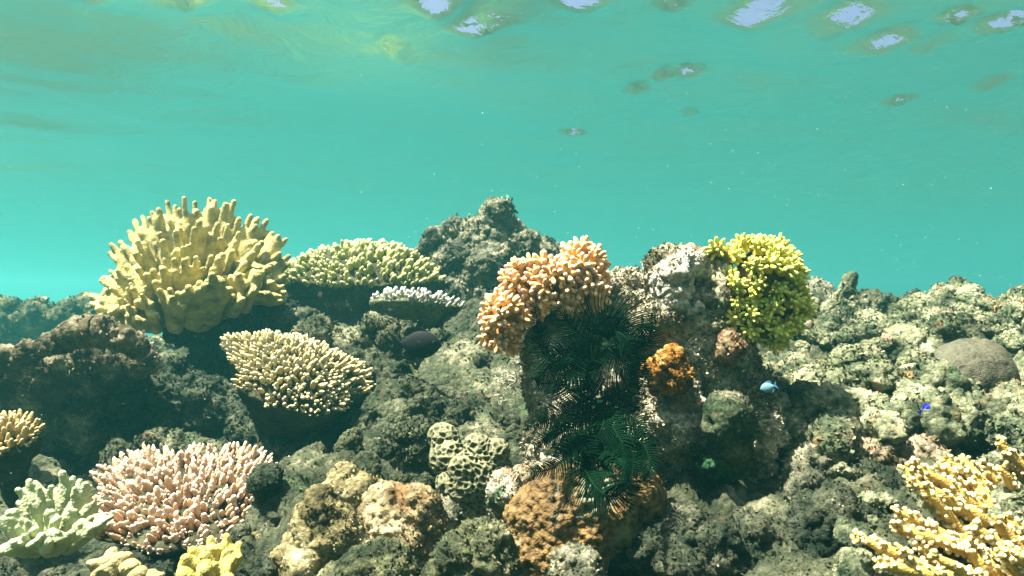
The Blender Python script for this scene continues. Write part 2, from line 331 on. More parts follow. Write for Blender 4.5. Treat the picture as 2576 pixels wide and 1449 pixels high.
# ------------------------------------------------------------------ rocks
def rock_mesh(caps, h, k, amp, f, seed, pits=.5):
    V, F = blob(caps, h, k); n = vnormals(V, F)
    amp = amp*1.45; d = fbm(V*f*.6, 4, seed)*amp*.9+(lump(V*f*1.3+fbm(V*f*1.5, 2, seed+1)[:, None]*.3, seed+2)-.55)*amp*1.5+(lump(V*f*3.1+fbm(V*f*3, 2, seed+7)[:, None]*.3, seed+3)-.5)*amp*.8
    f1, _ = worley(V*f*.9, seed+5); d -= np.clip(.36-f1, 0, 1)*amp*5*pits
    V = V+n*d[:, None]
    n = vnormals(V, F); V = V+n*(fbm(V*f*9, 3, seed+4)*amp*.30+(lump(V*f*8, seed+6)-.5)*amp*.36)[:, None]
    return V, F
def pxcaps(d, blobs, seed=0, jit=.5):         # [(px, py, r_px[, extra depth])] at distance d
    rng = np.random.default_rng(seed); out = []
    for b in blobs:
        dd = d+(b[3] if len(b) > 3 else rng.uniform(-.2, jit)*b[2]*K*d); p = W(b[0], b[1], dd); r = b[2]*K*dd
        out.append((p, p+rng.normal(0, .25, 3)*r, r, r*.92))
    return out
def rock(name, label, d, blobs, mat, h=.006, k=.012, amp=.011, f=16, seed=1, cat='rock', group=None, pits=.5):
    V, F = rock_mesh(pxcaps(d, blobs, seed), h, k, amp, f, seed, pits); ar = area(V, F)
    V, F, T = turf(V, F, int(min(16000, ar/(.0033*d)**2*.24)), seed, .0019*d)
    return solo(name, V, F, mat, label, cat, group, {'tv': T})
def area(V, F): return .5*np.linalg.norm(np.cross(V[F[:, 2]]-V[F[:, 0]], V[F[:, 3]]-V[F[:, 1]]), axis=1).sum()

# back pinnacle with its little arch on the left
rock('rock_pinnacle', 'tall grey knobbly rock pinnacle rising behind the pale green domed coral', 3.0,
     [(1240, 552, 34), (1205, 590, 44), (1262, 600, 52), (1172, 628, 36), (1294, 640, 46), (1236, 690, 82), (1190, 752, 78), (1300, 736, 66), (1140, 586, 22),
      (1318, 598, 13), (1150, 660, 42), (1250, 810, 110), (1122, 602, 15, 0), (1100, 600, 15, 0), (1076, 622, 13, 0), (1072, 648, 11, 0), (1086, 668, 13, 0), (1112, 672, 20, 0), (1130, 705, 36)],
     M_grey, .008, .010, .017, 12, 21)
rock('rock', 'low rounded grey rock on the right shoulder of the tall back pinnacle', 3.1, [(1362, 640, 34), (1395, 655, 32), (1340, 670, 45), (1400, 720, 60), (1330, 760, 70)], M_grey, .009, .012, .012, 12, 22)
# far reef on the left
for i, (b, l) in enumerate([([(-30, 775, 24), (5, 780, 18), (-10, 820, 50)], 'hazy far rock cut off by the left picture edge above the dark plate coral'),
                            ([(90, 775, 24), (110, 800, 32), (70, 815, 36), (20, 830, 40)], 'hazy far rock with a pointed top beside the left picture edge'),
                            ([(185, 790, 28), (150, 805, 26), (230, 785, 34), (260, 820, 50), (200, 840, 50)], 'hazy far rock half hidden behind the big yellow leather coral'),
                            ([(400, 880, 34), (440, 900, 40), (420, 950, 46), (380, 930, 30)], 'hazy far rock seen through the gap under the big yellow coral')]):
    rock('rock', l, 4.4 if i < 3 else 3.6, b, M_reef, .016, .02, .022, 9, 30+i)
# dark rocks on the left
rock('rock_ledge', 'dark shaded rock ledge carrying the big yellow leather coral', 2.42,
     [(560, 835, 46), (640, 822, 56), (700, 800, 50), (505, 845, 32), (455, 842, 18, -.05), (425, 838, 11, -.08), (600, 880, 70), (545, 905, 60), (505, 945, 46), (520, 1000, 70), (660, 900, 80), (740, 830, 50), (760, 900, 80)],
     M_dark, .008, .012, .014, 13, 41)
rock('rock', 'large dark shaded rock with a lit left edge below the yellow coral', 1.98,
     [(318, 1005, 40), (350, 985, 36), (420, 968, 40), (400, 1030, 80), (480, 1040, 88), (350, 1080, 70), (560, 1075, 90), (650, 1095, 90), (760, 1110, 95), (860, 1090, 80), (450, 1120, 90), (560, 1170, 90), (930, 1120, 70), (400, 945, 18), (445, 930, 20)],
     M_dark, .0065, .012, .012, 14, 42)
rock('plate_coral', 'broad dead brown plate coral with sunlit upper rim at left picture edge', 1.72,
     [(-40, 930, 34, 0.04), (20, 908, 26, 0.026), (70, 890, 26, 0.015), (120, 868, 28, -0.01), (165, 852, 30, -0.036), (215, 838, 26, -0.05), (270, 832, 24, -0.05), (310, 850, 26, -0.043), (345, 868, 28, 0.022), (355, 900, 26, 0.137),
      (40, 950, 52, 0.198), (110, 935, 62, 0.22), (180, 915, 66, 0.191), (250, 905, 62, 0.155), (310, 915, 44, 0.191), (90, 1000, 70, 0.27), (180, 990, 80, 0.27), (260, 985, 70, 0.27), (320, 970, 40, 0.27), (160, 1060, 80, 0.27), (230, 1060, 70, 0.27), (130, 1120, 70, 0.27), (-30, 990, 40, 0.267), (62, 1010, 30, 0.27)],
     M_plate, .0055, .010, .008, 17, 43, 'coral', None, .3)
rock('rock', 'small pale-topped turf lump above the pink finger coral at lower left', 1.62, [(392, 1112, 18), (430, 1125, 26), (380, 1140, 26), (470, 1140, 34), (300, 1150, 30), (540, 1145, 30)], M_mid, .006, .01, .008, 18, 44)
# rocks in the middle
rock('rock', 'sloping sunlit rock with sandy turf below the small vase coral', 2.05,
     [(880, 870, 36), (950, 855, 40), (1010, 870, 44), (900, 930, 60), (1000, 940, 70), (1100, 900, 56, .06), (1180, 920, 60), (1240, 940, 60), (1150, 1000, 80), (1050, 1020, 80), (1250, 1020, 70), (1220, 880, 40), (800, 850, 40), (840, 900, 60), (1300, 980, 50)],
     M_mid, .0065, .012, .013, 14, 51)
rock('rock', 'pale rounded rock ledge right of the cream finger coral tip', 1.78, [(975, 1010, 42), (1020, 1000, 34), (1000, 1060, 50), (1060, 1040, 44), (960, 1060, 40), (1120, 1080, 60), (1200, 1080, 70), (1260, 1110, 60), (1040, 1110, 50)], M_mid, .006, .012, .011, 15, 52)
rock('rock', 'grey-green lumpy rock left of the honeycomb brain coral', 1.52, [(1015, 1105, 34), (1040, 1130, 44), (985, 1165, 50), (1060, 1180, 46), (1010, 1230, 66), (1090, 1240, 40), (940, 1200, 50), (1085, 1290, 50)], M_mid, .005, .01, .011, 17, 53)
rock('rock', 'pale turf-covered rock peak behind the tan cone-shaped mound', 1.30, [(862, 1210, 28), (880, 1240, 38), (915, 1245, 32), (850, 1270, 42), (940, 1270, 34), (900, 1310, 60)], M_tan, .0042, .007, .0055, 22, 54)
rock('rock', 'rust-brown smooth-topped rock between tan cone mound and brain coral', 1.22, [(1005, 1285, 40), (1040, 1285, 30), (1020, 1330, 54), (985, 1360, 56), (1055, 1370, 48), (1040, 1430, 60), (960, 1310, 36)],
     rock_mat('rust_rock', [(.06, .055, .03), (.19, .15, .08), (.34, .28, .16), (.45, .41, .28)], 12, 110, .9, [(.24, .14, .06)], 9, .55, 1.2), .0045, .010, .007, 20, 55)
rock('rock', 'grey rounded rock below the honeycomb brain coral', 1.26, [(1085, 1310, 36), (1100, 1340, 44), (1065, 1325, 30), (1120, 1390, 46), (1150, 1380, 40)], M_grey, .0045, .010, .007, 20, 56)
rock('turf_mound', 'tan cone-shaped turf mound with pale shoulders at bottom centre', 1.12,
     [(800, 1258, 22), (795, 1290, 32), (840, 1310, 36), (780, 1330, 48), (850, 1350, 52), (800, 1390, 70), (880, 1400, 60), (740, 1400, 44), (720, 1440, 50), (830, 1450, 80), (930, 1440, 60)], M_tan, .0038, .007, .0050, 24, 57)
rock('rock', 'grey-green turf boulder at the bottom edge under the rust-brown rock', 1.04, [(900, 1420, 40), (950, 1420, 44), (990, 1450, 50), (870, 1470, 60), (940, 1480, 60)], M_reef, .0040, .009, .008, 22, 58)
rock('rock', 'small brown-grey turf rock right of the pink finger coral', 1.28, [(730, 1325, 28), (755, 1350, 28), (705, 1365, 28), (735, 1395, 38), (722, 1300, 15)], M_tan, .0045, .009, .007, 20, 59)
rock('rock', 'pale ridged rock at the bottom edge left of the brown polyp mound', 1.10, [(1130, 1400, 30), (1165, 1380, 32), (1200, 1360, 36), (1240, 1350, 34), (1180, 1430, 50), (1230, 1410, 44), (1110, 1450, 44), (1260, 1440, 40)], M_reef, .0042, .009, .008, 21, 60)
rock('rock', 'mauve-grey encrusted rock left of the brown polyp mound', 1.2, [(1262, 1240, 26), (1290, 1215, 26), (1300, 1260, 30), (1270, 1290, 30), (1320, 1200, 28)], M_pillar, .0042, .008, .007, 21, 61)
rock('rock', 'pale grey encrusted knob at the bottom edge in front of the brown polyp mound', 1.03, [(1435, 1400, 30), (1460, 1425, 32), (1420, 1440, 34), (1480, 1450, 34)], M_grey, .0036, .008, .006, 24, 62)

# ------------------------------------------------------------------ the pillar in the middle
PL = [(1580, 722, 38, .03), (1622, 720, 26, .03), (1625, 775, 44, .04), (1555, 750, 40, .02), (1500, 750, 46, .03), (1450, 780, 44, .03), (1500, 830, 76, .04), (1420, 840, 60, .03), (1590, 850, 70, .04), (1380, 890, 44, .03), (1420, 940, 74, .04),
      (1520, 950, 84, .05), (1600, 950, 70, .08), (1372, 985, 38, .03), (1410, 1040, 66, .03), (1500, 1060, 86, .05), (1590, 1060, 70, .1), (1375, 1110, 50, .02), (1440, 1150, 84, .03), (1550, 1150, 84, .06), (1400, 1210, 70, .02)]
PR = [(1725, 650, 26), (1690, 668, 34), (1752, 668, 28), (1655, 690, 28), (1700, 705, 48), (1762, 720, 46), (1668, 740, 40), (1730, 765, 60), (1785, 770, 44), (1690, 815, 48, -.01), (1745, 850, 62), (1800, 840, 50), (1720, 905, 62, .02), (1785, 930, 66),
      (1840, 900, 44), (1850, 960, 46), (1690, 1005, 62, -.04), (1650, 985, 40, -.02), (1700, 1060, 66, -.02), (1660, 1065, 44), (1800, 1010, 60, .02), (1740, 1110, 62), (1880, 1010, 50), (1930, 1015, 44, .04), (1990, 1010, 30, .06), (1985, 1060, 34, .06),
      (1900, 1080, 52), (1960, 1110, 54, .04), (1980, 1170, 50, .05), (1840, 1120, 60), (1880, 1170, 54), (1760, 1190, 72, .04), (1690, 1150, 60, .03), (1840, 1240, 80, .05), (1930, 1240, 70, .03), (1640, 1160, 60, .06), (1980, 1280, 70, .04), (1720, 1290, 90, .06),
      (1620, 1260, 80, .04), (1860, 1330, 90, .05), (1960, 1370, 80, .03)]
PL = [(b[0], b[1], b[2], b[3]+(960-b[1])*.00024) for b in PL]
V, F = rock_mesh(pxcaps(1.36, PL+PR, 70, .3), .0044, .009, .0085, 20, 70, .7)
V, F, T = turf(V, F, 36000, 7, .0024)
solo('coral_pillar', V, F, M_pillar, 'twin-topped pillar of encrusted coral rock with white sunlit top', 'rock', None, {'tv': T})
rock('rock', 'dark green rounded nodule low on the front of the encrusted pillar', 1.24, [(1832, 1040, 42), (1820, 1075, 46), (1850, 1090, 40), (1840, 1130, 40)], rock_mat('green_nodule', [(.02, .035, .02), (.05, .075, .04), (.10, .115, .07), (.24, .22, .16)], 16, 140, 1., [(.30, .24, .17)], 14, .66, 1.3), .0040, .009, .005, 24, 71)
rock('rock', 'dark rounded boulder right of the foot of the pillar', 1.3, [(2050, 1170, 44), (2095, 1185, 44), (2030, 1215, 44), (2090, 1225, 50), (2060, 1270, 66)], M_grey, .0048, .012, .008, 20, 72)
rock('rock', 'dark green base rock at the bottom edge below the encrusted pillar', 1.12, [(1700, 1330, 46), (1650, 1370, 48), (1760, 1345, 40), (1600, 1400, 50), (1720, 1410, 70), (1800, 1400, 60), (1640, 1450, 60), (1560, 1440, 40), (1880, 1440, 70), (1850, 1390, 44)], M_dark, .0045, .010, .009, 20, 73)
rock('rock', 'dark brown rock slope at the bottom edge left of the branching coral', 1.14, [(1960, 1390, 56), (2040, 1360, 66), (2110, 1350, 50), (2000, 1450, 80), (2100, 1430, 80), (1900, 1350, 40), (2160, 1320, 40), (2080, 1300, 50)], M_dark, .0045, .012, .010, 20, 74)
# encrusting growths on the pillar
def patch(name, label, d, blobs, mat, cat, seed, amp=.004, h=.0035, f=40): return rock(name, label, d, blobs, mat, h, .006, amp, f, seed, cat, None, .6)
patch('encrusting_coral', 'pale crust painted sunlit white on the top of the pillar between the two cauliflower corals', 1.325, [(1700, 690, 24), (1730, 662, 20), (1662, 718, 22), (1692, 752, 26), (1740, 785, 24), (1715, 725, 28), (1675, 800, 18)],
      rock_mat('sunlit_white_crust', [(.25, .23, .18), (.55, .52, .43), (.74, .71, .62), (.82, .80, .74)], 22, 130, 1., None), 'coral', 84, .0065)  # added pale crust, its white carries the sun glare on the pillar top
patch('encrusting_sponge', 'orange rust encrusting sponge on a knob of the pillar', 1.262, [(1685, 898, 22), (1650, 928, 22), (1698, 928, 30), (1660, 955, 22), (1708, 955, 24), (1688, 968, 16)],
      rock_mat('orange_sponge', [(.06, .025, .01), (.22, .095, .018), (.40, .20, .04), (.52, .36, .16)], 30, 160, 1., [(.10, .06, .03)], 16, .62, 1.6, .8), 'sponge', 80, .0075, .0032, 34)
patch('encrusting_sponge', 'bright green encrusting patch low on the dark side of the pillar', 1.262, [(1800, 1165, 22), (1835, 1175, 26), (1780, 1180, 20), (1860, 1185, 18), (1815, 1195, 20)],
      rock_mat('green_sponge', [(.012, .03, .014), (.025, .08, .035), (.045, .12, .05), (.10, .18, .10)], 30, 160, .8, None), 'sponge', 81)
patch('encrusting_sponge', 'reddish brown encrusting tuft on the right side of the pillar', 1.30, [(1835, 855, 20), (1855, 875, 20), (1825, 885, 20)],
      rock_mat('brown_sponge', [(.05, .03, .018), (.15, .09, .05), (.26, .18, .10), (.42, .34, .24)], 26, 160, 1., None), 'sponge', 82)

# ------------------------------------------------------------------ right-hand reef
rock('horn_rock', 'pointed horn of knobbly grey rock on the right-hand reef crest', 2.5, [(2146, 698, 9), (2138, 712, 12), (2132, 735, 16), (2148, 752, 19), (2118, 772, 24), (2150, 785, 28), (2085, 795, 22), (2118, 745, 13), (2162, 766, 18), (2104, 760, 10), (2172, 790, 22), (2140, 830, 50), (2200, 800, 34), (2230, 820, 36)], M_right, .0065, .007, .007, 18, 90)
rock('rock', 'grey rock hump on the reef crest behind the yellow-green coral', 3.1, [(2060, 750, 26), (2040, 765, 36), (2075, 780, 30), (2010, 790, 50), (2080, 820, 50)], M_grey, .009, .012, .013, 13, 91)
rock('rock', 'sunlit pale rock at the right end of the reef crest', 2.3, [(2440, 805, 24), (2410, 812, 24), (2470, 825, 26), (2380, 835, 30), (2430, 845, 40), (2480, 860, 40)], M_right, .007, .01, .018, 13, 92)
rock('rock', 'pale rock hump between the horn rock and the reef crest end', 2.4, [(2290, 800, 22), (2320, 812, 22), (2260, 805, 18), (2300, 835, 36), (2350, 838, 24), (2255, 840, 34)], M_right, .007, .01, .018, 13, 93)
rock('rock', 'large knobbly rock in shade below the horn rock', 2.2, [(2120, 870, 44), (2190, 850, 48), (2160, 910, 52), (2240, 890, 50), (2080, 920, 44), (2060, 880, 36), (2280, 930, 44), (2200, 950, 50)], M_right, .007, .01, .022, 12, 94)
rock('rock', 'pale rock hump beside the right foot of the yellow-green coral', 1.75, [(1960, 935, 30), (1995, 925, 26), (2020, 940, 26), (1985, 965, 36), (2050, 960, 34), (2030, 1000, 40)], M_right, .006, .01, .016, 15, 95)
rock('rock', 'long sunlit rock shelf above the branching coral at right', 1.42, [(2030, 1085, 34), (2080, 1070, 36), (2140, 1085, 40), (2200, 1080, 36), (2260, 1095, 40), (2320, 1080, 36), (2150, 1120, 36), (2250, 1140, 40), (2360, 1110, 44), (2430, 1090, 50), (2500, 1080, 56), (2560, 1060, 60), (2100, 1110, 40)], M_right, .005, .009, .018, 15, 96)
rock('rock', 'sunlit rock bank at the right picture edge in front of the brown dome', 1.40, [(2400, 1060, 36), (2460, 1055, 40), (2530, 1045, 44), (2580, 1030, 50), (2500, 1050, 50), (2570, 1050, 56), (2380, 1045, 30)], M_right, .0055, .01, .017, 14, 97)
rock('rock', 'rust-spotted rock overhanging the dark hollow behind the branching coral', 1.3, [(2180, 1160, 34), (2215, 1150, 30), (2250, 1175, 36), (2160, 1180, 22), (2290, 1190, 36), (2330, 1170, 40)], rock_mat('rust_spotted', [(.06, .05, .035), (.2, .16, .1), (.36, .31, .22), (.5, .46, .36)], 14, 110, .9, [(.33, .15, .06), (.4, .2, .05)], 11, .56, 1.1), .0048, .009, .010, 19, 98)

rock('rock', 'dark rock added to darken the hollow behind the branching coral', 1.26, [(2190, 1230, 50), (2240, 1250, 56), (2150, 1260, 40), (2290, 1260, 50), (2220, 1300, 60)], M_dark, .0048, .012, .009, 19, 99)  # dark-coloured rock added so the hollow reads as shade
RV = []
for i in range(7):                            # shapes of loose knobs, copied over the slope
    rng = np.random.default_rng(200+i); caps = []
    for j in range(6):
        p = rng.normal(0, .36, 3)*np.array([1, 1, .6]); r = rng.uniform(.35, .62); caps.append((p, p+rng.normal(0, .2, 3), r, r*.9))
    V, F = rock_mesh(caps, .085, .12, .13, 1.05, 210+i); RV.append(turf(V+[0, 9, 0], F, 900, i, .055)); RV[-1] = (RV[-1][0]-[0, 9, 0],)+RV[-1][1:]
def knob_set(name, label, group, n, seed, mat, xr, dr, sr, ok):
    rng = np.random.default_rng(seed); ms = [mesh_from(name, v*1., f, mat, attr={'tv': t}) for v, f, t in RV]; k = 0
    for _ in range(n*30):
        if k >= n: break
        d = 1/rng.uniform(1/dr[1], 1/dr[0]); px = rng.uniform(*xr); x = (px-1288)*K*d; z = float(ground(np.array([[x]]), np.array([[d]]))[0, 0]); py = 724.5-z/(K*d)
        if not ok(px, py, d): continue
        s = rng.uniform(*sr)*rng.uniform(.6, 1.15)
        o = part(name, ms[rng.integers(7)]); o.location = (x, d, z+.15*s); o.rotation_euler = (rng.normal(0, .5), rng.normal(0, .5), rng.uniform(0, 6.3)); o.scale = (s, s*rng.uniform(.8, 1.2), s*rng.uniform(.7, 1.1))
        tag(o, label, 'coral rock', group); k += 1
knob_set('coral_rock', 'pale knobbly coral rock lump among others on the right-hand reef slope', 'loose coral lumps on the right slope', 130, 301, M_right, (1990, 2640), (1.25, 2.55), (.026, .07), lambda px, py, d: not (2330 < px < 2520 and 870 < py < 1010) and not (py > 1120))
knob_set('coral_rock', 'grey-green turf lump among others on the middle reef slope', 'turf lumps on the middle slope', 60, 302, M_mid, (780, 1340), (1.3, 2.4), (.018, .042), lambda px, py, d: True)
knob_set('coral_rock', 'dark turf lump among others on the lower left reef floor', 'turf lumps on the lower left floor', 40, 303, M_dark, (-40, 760), (1.05, 1.7), (.018, .04), lambda px, py, d: True)
knob_set('coral_rock', 'small turf lump among others along the bottom edge in the middle', 'turf lumps along the bottom edge', 30, 304, M_tan, (640, 1300), (.98, 1.3), (.014, .03), lambda px, py, d: True)

knob_set('coral_rock', 'pale turf lump among others on the lower right reef floor', 'turf lumps on the lower right floor', 38, 305, M_right, (2120, 2640), (.98, 1.3), (.014, .034), lambda px, py, d: True)

# ------------------------------------------------------------------ bumpy colonies
def bumpy(name, label, d, blobs, mat, cell, amp, seed, h, invert=False, cat='coral', k=.012, rough=.007):
    V, F = blob(pxcaps(d, blobs, seed), h, k); n = vnormals(V, F)
    V = V+n*((fbm(V*14, 4, seed)+.5*(lump(V*22, seed+9)-.6))*rough)[:, None]; q = V/cell+fbm(V*30, 2, seed+3)[:, None]*.15; f1, f2 = worley(q, seed+1)
    if invert: w = np.clip((f2-f1)/.42, 0, 1); e = 1-w*w*(3-2*w); V = V+n*(e*amp)[:, None]; t = e
    else: t = np.sqrt(np.clip(1-f1*f1*1.5, 0, 1)); V = V+n*((t-.4)*amp)[:, None]
    return solo(name, V, F, mat, label, cat, None, {'t': t})
bumpy('brain_coral', 'honeycomb brain coral with pale raised ridges around dark pits', 1.38,
      [(1196, 1122, 24), (1218, 1150, 32), (1253, 1140, 22), (1168, 1175, 30), (1223, 1190, 40), (1268, 1195, 26), (1168, 1225, 34), (1228, 1235, 34), (1168, 1270, 28), (1203, 1270, 24), (1183, 1305, 26), (1206, 1320, 20), (1128, 1150, 40, .08), (1118, 1100, 30, .1), (1138, 1220, 36, .06)],
      coral_mat('honeycomb', (.095, .095, .045, 1), (.20, .205, .115, 1), .3, 1., .3, 300, .3), .0112, .0066, 401, .0022, True, k=.007)
bumpy('zoanthid_mound', 'broad ochre brown mound covered in small round polyps', 1.13,
      [(1420, 1225, 40), (1480, 1215, 44), (1550, 1215, 46), (1390, 1270, 56), (1470, 1280, 74), (1560, 1275, 66), (1340, 1310, 42), (1350, 1360, 58), (1430, 1360, 86), (1340, 1420, 56), (1420, 1440, 80), (1530, 1350, 66), (1620, 1240, 44), (1300, 1370, 40)],
      coral_mat('ochre_polyps', (.06, .034, .010, 1), (.17, .105, .036, 1), .35, .95, .5, 260, .5, patch=(.20, .20, .13, 1)), .0092, .0066, 402, .0023, rough=.010)
bumpy('dome_coral', 'smooth rounded brown dome coral on the right-hand reef slope', 1.54,
      [(2460, 925, 52), (2420, 930, 52), (2390, 950, 44), (2480, 960, 50), (2430, 985, 56), (2370, 985, 36), (2350, 1000, 30), (2500, 1000, 46), (2400, 1020, 44)],
      coral_mat('brown_dome', (.036, .037, .024, 1), (.078, .076, .048, 1), .2, .9, .22, 320, .4), .006, .0012, 403, .0036, k=.02)

# ------------------------------------------------------------------ finger table corals
FR = np.random.default_rng(77)
def table(name, label, C, A, B, dome, n, L, r, mat, plate_mat, seed, lean=.8, stalk=.2, under=((1, 0), (.9, -.02), (.62, -.06), (.36, -.11), (.26, -.2)), off=(0, 0), rough=.008, fork=0., nfac=1, tilt=0):
    C, A, B = (np.array(v, float) for v in (C, A, B)); rng = np.random.default_rng(seed); Nn = np.cross(A, B); Nn /= np.linalg.norm(Nn); Nn = Nn if Nn[2] > 0 else -Nn
    def edge(a): return 1+.10*np.sin(a*3+seed)+.06*np.sin(a*5+seed*2)+.035*np.sin(a*11+seed)
    def P(u, v):
        rr = np.hypot(u, v)/edge(np.arctan2(v, u)); return C+A*u+B*v+Nn*dome*(1-rr**2.2)
    root = thing(name, label, 'coral', C+Nn*under[-1][1])
    org = C+Nn*under[-1][1]
    prof = [(0.02, dome), (.35, dome*.92), (.6, dome*.70), (.8, dome*.40), (.94, dome*.13), (1.0, .002)]+[(a, b) for a, b in under]
    fine = []
    for (a0, b0), (a1, b1) in zip(prof[:-1], prof[1:]):
        for s in np.linspace(0, 1, 4, endpoint=False): fine.append((a0+(a1-a0)*s, b0+(b1-b0)*s))
    fine.append(prof[-1]); sd = 72; ang = np.arange(sd)/sd*2*np.pi; V = []
    for k, (a, b) in enumerate(fine):
        e = edge(ang); dn = np.clip(-b/abs(under[-1][1]), 0, 1); V.append(C+(A*(a*e*np.cos(ang))[:, None]+B*(a*e*np.sin(ang))[:, None])+Nn*b+(A*off[0]+B*off[1])*dn)
    V = np.concatenate(V); i = np.arange(sd); j = (i+1) % sd
    F = np.concatenate([np.stack([q*sd+i, (q+1)*sd+i, (q+1)*sd+j, q*sd+j], 1) for q in range(len(fine)-1)])
    nn = vnormals(V, F); V = V+nn*(fbm(V*28, 4, seed)*rough+(lump(V*45, seed)-.6)*rough*.9)[:, None]
    part('base_plate', mesh_from('base_plate', V-org, F[:, ::-1], plate_mat), root)
    vs = []
    for q in range(6):
        ps = [finger(1, r/L*rng.uniform(.85, 1.15), rng, .2, 8, rng.uniform(.55, .75))]
        for b in range(rng.integers(2, 6) if rng.random() < fork else 0):     # side knobs
            v, f, t = finger(rng.uniform(.22, .42), r/L*.62, rng, .2, 7, .66); R = np.array(rot_to((math.cos(b*2.2+q), math.sin(b*2.2+q), 1.1))); ps.append((v@R.T+[0, 0, rng.uniform(.25, .5)], f, .4+.6*t))
        vs.append(merge(ps))
    ms = [mesh_from('finger', *v[:2], mat, attr={'t': v[2]}) for v in vs]
    pts = []; tries = 0
    sp = 1.02*math.sqrt(math.pi*np.linalg.norm(A)*np.linalg.norm(B)/n)*.86
    while len(pts) < n and tries < n*60:
        tries += 1; a = rng.uniform(0, 6.283); q = math.sqrt(rng.uniform(0, 1.02)); u, v = q*math.cos(a)*edge(a), q*math.sin(a)*edge(a); p = P(u, v)
        if all((p[0]-z[0][0])**2+(p[1]-z[0][1])**2+(p[2]-z[0][2])**2 > sp*sp*.46 for z in pts): pts.append((p, u, v, q))
    items = []
    for p, u, v, q in pts:
        out = A*u/np.linalg.norm(A)+B*v/np.linalg.norm(B); slope = 2.2*dome*q**1.2/max(.05, (np.linalg.norm(A)+np.linalg.norm(B))/2)
        d = Nn+out/(np.linalg.norm(out)+1e-6)*min(1.6, (lean*q**1.5+slope*.8))+rng.normal(0, .13, 3); d[2] += .25
        M = rot_to(d, rng.uniform(0, 6.28)).to_4x4(); s = L*rng.choice([rng.uniform(.5, .9), rng.uniform(.85, 1.22)])*(1-.25*q**6); M = M @ Matrix.Diagonal((s, s, s, 1)); p = p-np.array(Vector(d).normalized())*.12*L-org
        M.translation = p; items.append((np.linalg.norm(p+org)+.15*rng.random()*np.linalg.norm(B), rng.integers(6), M))
    items.sort(key=lambda z: z[0])
    for _, q, M in items[:100]: part('finger', ms[q], root, M)
    if len(items) > 100:
        ps = []
        for _, q, M in items[100:]:
            m = np.array(M); v, f, t = vs[q]; ps.append((v@m[:3, :3].T+m[:3, 3], f, t))
        v, f, t = merge(ps); part('finger', mesh_from('finger', v, f, mat, attr={'t': t}), root, kind='stuff')
    return root
pd = lambda nm, c: rock_mat(nm, [tuple(x*.45 for x in c), tuple(x*.8 for x in c), c, tuple(min(1, x*1.5) for x in c)], 14, 110, .8)
M_und = pd('brown_underside', (.12, .11, .07))
def px(d, *v): return [(v[0])*K*d, v[2] if len(v) > 2 else 0, -v[1]*K*d]
table('table_coral', 'wide domed table coral of pale green fingers in front of the back pinnacle', W(922, 706, 2.8), px(2.8, 200, 0), [0, .24, .02], .125, 560, .038, .0100,
      coral_mat('pale_green_fingers', (.26, .27, .08, 1), (.62, .64, .34, 1), .35, .95), M_und, 501, .55, under=((1, 0), (.97, -.03), (.93, -.07), (.86, -.13), (.75, -.20)), fork=.5)
table('table_coral', 'cream finger coral mat sloping down to the right above the dark rock', W(748, 940, 1.86), px(1.86, 165, 66), [.03, .13, .052], .060, 620, .023, .0056,
      coral_mat('cream_fingers', (.36, .30, .13, 1), (.74, .68, .45, 1), .35, .95), M_und, 502, .95, under=((1, 0), (.95, -.02), (.82, -.06), (.6, -.11), (.4, -.2)), fork=.7)
table('table_coral', 'pinkish beige finger coral table with white tips at lower left', W(490, 1240, 1.33), px(1.33, 250, 14), [.0, .145, .048], .010, 470, .029, .0054,
      coral_mat('pink_fingers', (.42, .28, .17, 1), (.74, .62, .52, 1), .4, .95), M_und, 503, 1.0, under=((1, 0), (.92, -.012), (.62, -.04), (.36, -.085), (.25, -.18)), off=(-.1, 0), fork=.7)
table('table_coral', 'small vase-shaped coral with pale blue-white finger tips near the dark fish', W(1038, 768, 2.25), px(2.25, 104, 6), [0, .10, -.012], .02, 190, .035, .0070,
      coral_mat('pale_vase_fingers', (.24, .24, .17, 1), (.56, .58, .55, 1), .3, .95), pd('vase_under', (.26, .26, .18)), 504, .7, under=((1, 0), (.85, -.03), (.5, -.075), (.28, -.11), (.2, -.16)), off=(-.28, 0), fork=.5, rough=.006)
table('table_coral', 'yellowish finger coral cut off by the left picture edge', W(15, 1100, 1.45), px(1.45, 72, 10), [0, .06, .025], .015, 80, .028, .0056,
      coral_mat('yellow_fingers', (.34, .25, .09, 1), (.62, .54, .33, 1), .4, .95), M_und, 505, 1.1, fork=.2)
table('table_coral', 'little leafy green coral left of the brown dome coral', W(2258, 1012, 1.75), px(1.75, 56, 2), [0, .05, .02], .02, 60, .034, .0068,
      coral_mat('leafy_green', (.13, .15, .06, 1), (.32, .34, .18, 1), .3, .95), M_und, 506, .8, fork=.2)

